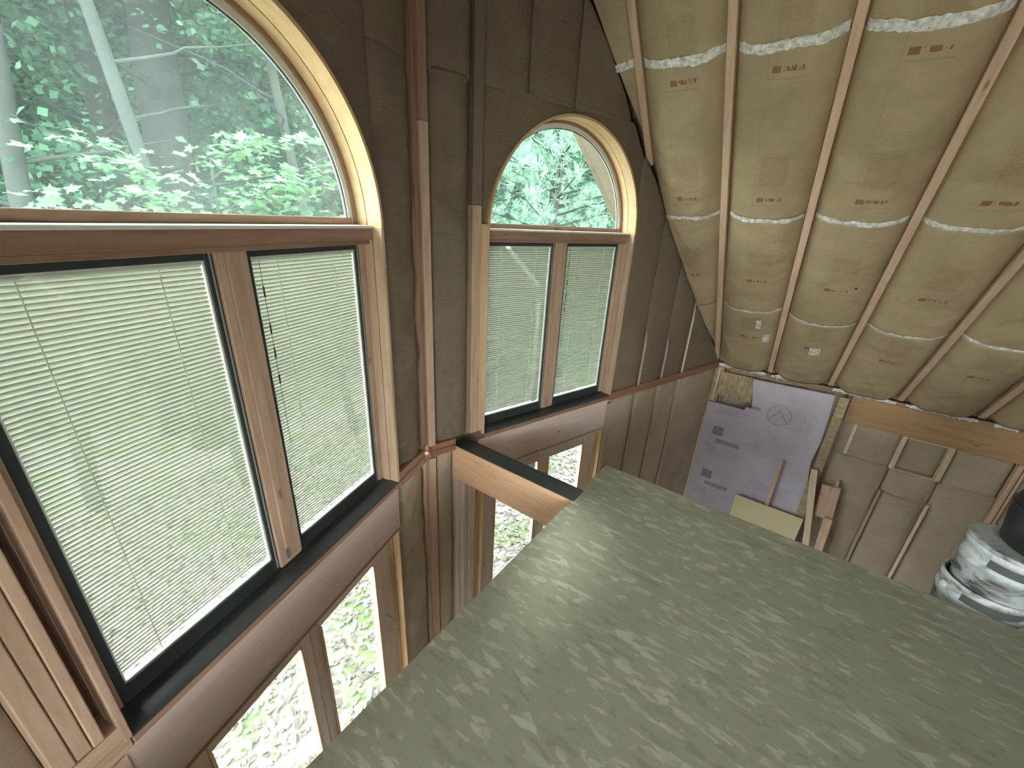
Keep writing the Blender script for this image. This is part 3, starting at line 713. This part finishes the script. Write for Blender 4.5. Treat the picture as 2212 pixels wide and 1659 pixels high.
w3 = empty('window_added_back', (0, YB, 0)); tag(w3, 'plain unseen window in the back gable, added to let fill light in', 'window', kind='structure')
for x0, x1, z0, z1 in ((bw[0], bw[0]+.05, bw[2], bw[3]), (bw[1]-.05, bw[1], bw[2], bw[3]), (bw[0], bw[1], bw[2], bw[2]+.05), (bw[0], bw[1], bw[3]-.05, bw[3])):
    bar('frame_bar', x0, x1, -.09, -.03, z0, z1, 'jamb_wood', w3)
bar('pane', bw[0]+.05, bw[1]-.05, -.062, -.058, bw[2]+.05, bw[3]-.05, 'glass_clear', w3, 0)

# ------------------------------------------------------------------ things leaning on the side wall
# lavender foam sheet with a corner cut out; object origin at its upper left, local x to the right, z up
fo = empty('foam_board', (0, 0, 0)); bpy.data.objects.remove(fo)
pts = [(-.0, -2.42), (1.205, -2.42), (1.205, -1.35), (1.20, -1.10), (1.165, -.86), (1.185, -.60), (1.17, -.30), (1.155, -.045), (.40, -.07), (.465, -.415), (.40, -.425), (.40, -.465), (.0, -.465)]
fo = panel('foam_board', pts, 0, .04, 'foam_lavender', None); fo.location = (XK-.055, .70, 0); fo.rotation_euler = (R(2.0)*0, 0, R(-90))
tag(fo, 'lavender rigid foam sheet with grey print and a cut corner leaning on the side wall', 'foam board')
oc = bar('osb_offcut', 0, .30, 0, .012, 0, .36, 'osb_scrap'); oc.location = (XK-.03, .60-.155, -.215); oc.rotation_euler = (0, R(0), R(-90))
oc2 = oc; tag(oc, 'small square OSB offcut in the top corner beside the lavender foam sheet', 'board')
os_ = beam_between('osb_strip', (XK-.075, -.535, -.04), (XK-.075, -.545, -1.62), .085, .014, 'osb_scrap', None, R(90)); tag(os_, 'long narrow OSB strip standing along the right edge of the lavender foam sheet', 'board')
pw = bar('plywood_offcut', -.355, .355, -.006, .006, 0, .62, 'plywood'); pw.location = (XK-.13, -.228, -1.545-.31); pw.rotation_euler = (R(0), R(0), R(-90))
tag(pw, 'pale yellow plywood rectangle leaning in front of the lavender foam sheet', 'board')
stk = beam_between('wooden_stick', (XK-.105, -.208, -.925), (XK-.11, -.215, -2.5), .040, .02, 'pine', None, R(90)); tag(stk, 'thin upright wooden stick leaning on the lavender foam sheet behind the pale plywood', 'stick')
l1 = beam_between('pine_board', (XK-.12, -.512, -.90), (XK-.14, -.735, -2.10), .062, .022, 'pale_wood', None, R(90)); tag(l1, 'slanting pale board leaning to the right of the pale plywood', 'board')
l2 = beam_between('pine_block', (XK-.06, -.71, -1.06), (XK-.06, -.745, -1.47), .168, .038, 'pine', None, R(90)); tag(l2, 'wide short pine board leaning right of the slanting pale board', 'board')
l3 = beam_between('pine_board', (XK-.11, -.79, -1.43), (XK-.12, -.84, -2.35), .078, .03, 'pine', None, R(90)); tag(l3, 'narrow pine board in front of the wide short pine board', 'board')
l4 = beam_between('wood_lath', (XK-.035, -.752, -.985), (XK-.035, -.765, -1.5), .03, .012, 'pale_wood', None, R(90)); tag(l4, 'short lath end sticking up behind the wide short pine board', 'lath')

# ------------------------------------------------------------------ bucket stack
def lathe(name, prof, mat, parent, n=56, cap=True):
    vv, ff = [], []
    for r, z in prof: vv += [(r*math.cos(2*math.pi*i/n), r*math.sin(2*math.pi*i/n), z) for i in range(n)]
    for k in range(len(prof)-1):
        for i in range(n): ff.append((k*n+i, k*n+(i+1) % n, (k+1)*n+(i+1) % n, (k+1)*n+i))
    if cap: ff += [tuple(range(n-1, -1, -1)), tuple((len(prof)-1)*n+i for i in range(n))]
    return mesh_obj(name, vv, ff, mat, parent, True)
def bucket(loc, tilt, label, lid):
    o = empty('plastic_bucket', loc, tilt); tag(o, label, 'bucket', 'white compound buckets on the landing')
    prof = [(.122, 0), (.128, .004), (.1405, .26), (.149, .262), (.149, .285), (.142, .288), (.1425, .335), (.150, .337), (.152, .352), (.150, .366), (.143, .368), (.140, .36), (.137, .30), (.118, .02), (.02, .018)]
    lathe('bucket_body', prof, 'bucket_white', o)
    for s in (-1, 1):
        lathe('handle_lug', [(.004, 0), (.018, 0), (.018, .012), (.012, .016), (.004, .016)], 'bucket_white', o, 16).matrix_basis = Matrix.Translation((0, s*.142, .31)) @ Matrix.Rotation(-s*R(90), 4, 'X')
    vv = [((.1432-.0004*(z-.29)/.04)*math.cos(a), .1432*math.sin(a), z) for a in [R(140+5*q) for q in range(22)] for z in (.292, .330)]
    mesh_obj('rim_band', vv, [(2*q, 2*q+2, 2*q+3, 2*q+1) for q in range(21)], 'band_grey', o, True).rotation_euler = (0, 0, -tilt[2])  # dark grey arc in the recess between the rims
    vv, ff = [], []
    for i in range(25):
        a = math.pi*i/24; y = .155*math.cos(a); z = .318-.13*math.sin(a); x = -.012-.148*math.sin(a)
        for dx, dz in ((-.002, 0), (0, .002), (.002, 0), (0, -.002)): vv.append((x+dx, y, z+dz))
    for i in range(24):
        for j in range(4): ff.append((4*i+j, 4*i+(j+1) % 4, 4*i+4+(j+1) % 4, 4*i+4+j))
    mesh_obj('wire_handle', vv, ff, 'metal_grey', o, True)
    if lid: lathe('lid', [(.02, .369), (.138, .369), (.151, .366), (.1535, .371), (.150, .380), (.13, .378), (.02, .377)], 'bucket_white', o)
    return o
bucket((2.452, -.985, -.298), (0, 0, R(22)), 'lower white compound-smeared bucket standing past the loft edge', False)
bucket((2.449, -.992, -.088), (R(1.0), R(1), R(-50)), 'upper white compound-smeared bucket nested in the lower one', True)
bp = empty('black_tub', (2.455, -1.075, .296), (0, R(0), 0)); tag(bp, 'black plastic tub standing on the upper white bucket at the right edge', 'tub')
lathe('tub_body', [(.02, 0), (.120, 0), (.135, .012), (.150, .13), (.152, .20), (.140, .245), (.11, .27), (.05, .28), (.01, .281)], 'black_plastic', bp)
lathe('tub_band', [(.1525, .186), (.1555, .188), (.1555, .198), (.1525, .20)], 'black_plastic', bp)

# ------------------------------------------------------------------ outdoors
gr = mesh_obj('ground', [(-60, -60, -3.0), (60, -60, -3.0), (60, 60, -3.0), (-60, 60, -3.0)], [(0, 1, 2, 3)], 'forest_floor'); tag(gr, 'forest floor of leaf litter and patchy grass outside', 'ground', kind='structure')
rng = np.random.default_rng(5)
def leaf_mesh(name, pos, size, nrm, mat, shape='diamond'):
    """many separate leaves in one mesh; pos Nx3, size N, nrm Nx3"""
    n = len(pos); nrm = nrm/np.linalg.norm(nrm, axis=1, keepdims=True)
    a = rng.normal(size=(n, 3)); a -= (a*nrm).sum(1, keepdims=True)*nrm; a /= np.linalg.norm(a, axis=1, keepdims=True); b = np.cross(nrm, a)
    if shape == 'diamond': P = np.array([(0, 0, 0), (.42, .45, .06), (0, 1.0, -.05), (-.42, .45, .06)])
    elif shape == 'maple':
        ang = [(-90, .12), (-60, .42), (-35, .62), (-20, .40), (5, .72), (30, .44), (50, .78), (68, .48), (90, 1.0), (112, .48), (130, .78), (150, .44), (175, .72), (200, .40), (215, .62), (240, .42)]
        P = np.array([(r*.55*math.cos(R(t)), .5+.5*r*math.sin(R(t)), .05*math.cos(R(3*t))) for t, r in ang])
    else: P = np.array([(-.025, 0, 0), (.025, 0, 0), (.0, 1, 0)])
    k = len(P)
    V = pos[:, None, :]+size[:, None, None]*(P[None, :, 0, None]*a[:, None]+(P[None, :, 1, None]-.3)*b[:, None]+P[None, :, 2, None]*nrm[:, None])
    me = bpy.data.meshes.new(name); me.vertices.add(n*k); me.vertices.foreach_set('co', V.reshape(-1).astype(np.float32))
    me.loops.add(n*k); me.loops.foreach_set('vertex_index', np.arange(n*k, dtype=np.int32))
    me.polygons.add(n); me.polygons.foreach_set('loop_start', np.arange(0, n*k, k, dtype=np.int32)); me.polygons.foreach_set('loop_total', np.full(n, k, dtype=np.int32))
    me.update(calc_edges=True); me.materials.append(MAT[mat]); return me
def tube_path(pts, radii, n=9):
    vv, ff = [], []
    for q, (p, r) in enumerate(zip(pts, radii)):
        p = Vector(p); d = (Vector(pts[min(q+1, len(pts)-1)])-Vector(pts[max(q-1, 0)])).normalized()
        x = d.orthogonal().normalized(); y = d.cross(x)
        vv += [tuple(p+r*(math.cos(2*math.pi*i/n)*x+math.sin(2*math.pi*i/n)*y)) for i in range(n)]
        if q:
            for i in range(n): ff.append(((q-1)*n+i, (q-1)*n+(i+1) % n, q*n+(i+1) % n, q*n+i))
    return vv, ff
def wobbly(p0, p1, r0, r1, n=10, w=.08, seed=0):
    pts, rad = [], []
    for i in range(n+1):
        f = i/n; p = Vector(p0).lerp(Vector(p1), f)
        p += Vector((fold((f*3, seed), 1.5), fold((f*3, seed), 7.5), 0))*w*min(1, 3*f)
        pts.append(p); rad.append((r0+(r1-r0)*f)*(1+.12*fold((f*9, seed), 3.3)))
    return pts, rad
def crown(seed, n_cl, per, rx, rz, zc, leaf):
    g = np.random.default_rng(seed)
    d = g.normal(size=(n_cl, 3)); d /= np.linalg.norm(d, axis=1, keepdims=True); rad = g.random(n_cl)**.45
    c = d*rad[:, None]*np.array([rx, rx, rz])+np.array([0, 0, zc])
    off = g.normal(size=(n_cl, per, 3))*np.array([.42, .42, .10])*(rx/2.2)
    pos = (c[:, None]+off).reshape(-1, 3); n = len(pos)
    nr = g.normal(size=(n, 3))*.55+np.array([0, 0, 1.0])
    return pos, leaf*(.6+.8*g.random(n)), nr
CROWNS = []
for sd in range(4):
    pos, sz, nr = crown(sd+11, 620, 60, 2.7, 4.7, 5.6, .10)
    CROWNS.append(leaf_mesh('crown', pos, sz, nr, 'leaf'))
TRUNKS = []
for sd in range(3):
    V, Fc = [], []
    def add(p, r, n=8):
        v, f = tube_path(p, r, n); b = len(V); V.extend(v); Fc.extend([tuple(i+b for i in q) for q in f])
    add(*wobbly((0, 0, -.1), (0, 0, 10.0), .17, .04, 14, .35, sd*5.1), n=10)
    rg = random.Random(sd)
    for i in range(12):
        z = 2.0+.6*i; a = rg.random()*6.28; l = 1.5+rg.random()
        add(*wobbly((0, 0, z), (l*math.cos(a), l*math.sin(a), z+.8+rg.random()), .045, .01, 6, .2, i+sd))
    me = bpy.data.meshes.new('trunk'); me.from_pydata(V, [], Fc); me.materials.append(MAT['bark']); me.polygons.foreach_set('use_smooth', [True]*len(me.polygons)); TRUNKS.append(me)
def tree(x, y, s, i, rz):
    o = empty('forest_tree', (x, y, -3.0), (0, 0, rz)); o.scale = (s, s, s)
    tag(o, 'leafy green tree standing in the woods beyond the windows', 'tree', 'background trees in the woods')
    for nm, me in (('crown', CROWNS[i % 4]), ('trunk', TRUNKS[i % 3])): link(bpy.data.objects.new(nm, me), o)
spots = []
rg = random.Random(3)
for ring, (dist, n, a0, a1) in enumerate(((11.5, 9, 24, 88), (15.5, 11, 20, 96), (22, 14, 16, 100))):
    for i in range(n):
        a = R(a0+(a1-a0)*(i+.5*(ring % 2)+.25*rg.random())/(n-1)); dd = dist*(.92+.16*rg.random())
        spots.append((dd*math.cos(a), dd*math.sin(a)+1.0, .85+.35*rg.random()+.06*ring))
for i, (x, y, s) in enumerate(spots): tree(x, y, s, i, rg.random()*6.28)

def big_tree(name, p0, p1, r0, r1, mat, label, seed, ex=2.2):
    """straight forest trunk through two points known from the view, grown down to the ground and up"""
    p0, p1 = Vector(p0), Vector(p1); d = (p1-p0)/(p1.z-p0.z)
    a = p0+d*(-3.1-p0.z); b = p1+d*ex
    o = empty(name, a); tag(o, label, 'tree')
    pts, rad = wobbly((0, 0, 0), tuple(b-a), r0, r1, 16, .10, seed)
    v, f = tube_path(pts, rad, 14); mesh_obj('trunk', v, f, mat, o, True)
    rg = random.Random(seed); V, Fc = [], []
    for i in range(7):
        q = pts[8+i]; an = rg.random()*6.28; l = 1.0+rg.random()
        vv, ff = tube_path(*wobbly(q, (q.x+l*math.cos(an), q.y+l*math.sin(an), q.z+.5), r1*.35, .006, 6, .2, i+seed), n=6)
        b_ = len(V); V += vv; Fc += [tuple(k+b_ for k in t_) for t_ in ff]
    mesh_obj('branches', V, Fc, mat, o, True)
    top = pts[-1]; g = np.random.default_rng(seed)
    pos, sz, nr = crown(seed+40, 160, 50, 1.7, 1.5, 0, .09); pos += np.array(top)+np.array([0, 0, .6])
    link(bpy.data.objects.new('crown', leaf_mesh('crown', pos, sz, nr, 'leaf')), o)
big_tree('dark_trunk_tree', (2.66, 9, 1.52), (2.87, 9, 4.2), .36, .24, 'bark', 'thick dark tree trunk seen through the nearer arched window', 3)
big_tree('pale_trunk_tree', (1.78, 7, 1.60), (1.66, 7, 3.41), .085, .06, 'bark_pale', 'slim pale leaning trunk left of the thick dark trunk', 4)
big_tree('grey_trunk_tree', (2.16, 10, 1.4), (2.24, 10, 3.03), .19, .15, 'bark', 'grey trunk just behind the slim pale leaning trunk', 5)
big_tree('grey_trunk_tree', (.80, 8, 1.31), (.92, 8, 2.53), .12, .09, 'bark_pale', 'pale grey trunk at the far left of the nearer arched window', 6)
big_tree('grey_trunk_tree', (3.86, 7.2, 1.5), (3.79, 7.2, 2.15), .08, .06, 'bark_pale', 'thin grey trunk near the right end of the nearer arched window', 8)

# maple sapling whose bright leaves fill the foot of the nearer arch
mp = empty('maple_sapling', (1.7, 4.9, -3.0)); tag(mp, 'bright green maple sapling with star-shaped leaves low in the nearer arch', 'tree')
V, Fc = [], []
def addt(p, r, n=7):
    v, f = tube_path(p, r, n); b = len(V); V.extend(v); Fc.extend([tuple(i+b for i in q) for q in f])
addt(*wobbly((0, 0, 0), (.1, .1, 4.9), .035, .012, 10, .12, 2.2))
pos, nr = [], []; g = np.random.default_rng(9)
for i, (z, l, an) in enumerate(((4.25, 1.0, 170), (4.45, 1.0, 10), (4.55, .8, -30), (4.38, .7, 215), (4.7, .9, 150), (4.62, 1.3, 2), (4.2, 1.3, -8), (4.9, .8, 40), (4.15, 1.2, 190), (5.1, 1.6, 12), (4.85, 1.9, 6))):
    e = Vector((l*math.cos(R(an)), l*math.sin(R(an))*.5, z+.25)); addt(*wobbly((.08, .08, z-.2), e, .012, .004, 6, .08, i), n=5)
    for k in range(60):
        f = .25+.8*g.random(); pos.append(np.array([e.x*f, e.y*f, z-.2+.42*f])+g.normal(size=3)*np.array([.14, .14, .035])); nr.append(np.array([0, -.25, 1.0])+g.normal(size=3)*.28)
mesh_obj('stem', V, Fc, 'bark_pale', mp, True)
link(bpy.data.objects.new('leaves', leaf_mesh('leaves', np.array(pos), .13+.07*g.random(len(pos)), np.array(nr), 'maple_leaf', 'maple')), mp)
# low leafy twig at the left edge
# white pine outside the farther window
pn = empty('white_pine', (5.5, 3.35, -3.0)); tag(pn, 'white pine with long needles filling the farther arched window', 'tree')
V, Fc = [], []; g = np.random.default_rng(21)
addt(*wobbly((0, 0, 0), (0, 0, 8.0), .13, .04, 12, .15, 6.1), n=10)
pos, nr, sz = [], [], []
for i in range(120):
    z = 2.2+5.4*g.random(); an = g.random()*6.28; l = (.7+1.0*g.random())*(1.15-.08*(z-2)); e = Vector((l*math.cos(an), l*math.sin(an), z+.25*l)); addt(*wobbly((0, 0, z), e, .018, .005, 5, .1, i*1.1), n=5)
    for k in range(16):
        f = .25+.8*g.random(); c = np.array([e.x*f, e.y*f, z+.25*l*f])+g.normal(size=3)*.09
        dirn = np.array([math.cos(an), math.sin(an), .5])+g.normal(size=3)*.5; dirn /= np.linalg.norm(dirn)
        for q in range(26):
            v = dirn+g.normal(size=3)*.55; pos.append(c); nr.append(v/np.linalg.norm(v)); sz.append(.10+.07*g.random())
pos, nr, sz = map(np.array, (pos, nr, sz))
n = len(pos); a = rng.normal(size=(n, 3)); a -= (a*nr).sum(1, keepdims=True)*nr; a /= np.linalg.norm(a, axis=1, keepdims=True)
VV = np.stack([pos-a*.0048, pos+a*.0048, pos+nr*sz[:, None]], 1).reshape(-1, 3)
me = bpy.data.meshes.new('needles'); me.vertices.add(3*n); me.vertices.foreach_set('co', VV.reshape(-1).astype(np.float32)); me.loops.add(3*n); me.loops.foreach_set('vertex_index', np.arange(3*n, dtype=np.int32))
me.polygons.add(n); me.polygons.foreach_set('loop_start', np.arange(0, 3*n, 3, dtype=np.int32)); me.polygons.foreach_set('loop_total', np.full(n, 3, dtype=np.int32)); me.update(calc_edges=True); me.materials.append(MAT['needle'])
link(bpy.data.objects.new('needles', me), pn); mesh_obj('trunk', V, Fc, 'bark', pn, True)
# loose leaves on the ground outside
g = np.random.default_rng(33); n = 26000
pos = np.stack([g.random(n)*12-2, 1.4+g.random(n)*6.5, np.full(n, -2.985)+g.random(n)*.02], 1)
keep = pos[:, 1] > APY+.35-np.abs(pos[:, 0]-APX)*.3; pos = pos[keep]; n = len(pos)
lt = link(bpy.data.objects.new('leaf_litter', leaf_mesh('leaf_litter', pos, .05+.05*g.random(n), np.array([0, 0, 1.])+g.normal(size=(n, 3))*.35, 'litter')))
tag(lt, 'dry fallen leaves covering the ground below the glazed doors', 'leaf litter', kind='stuff')
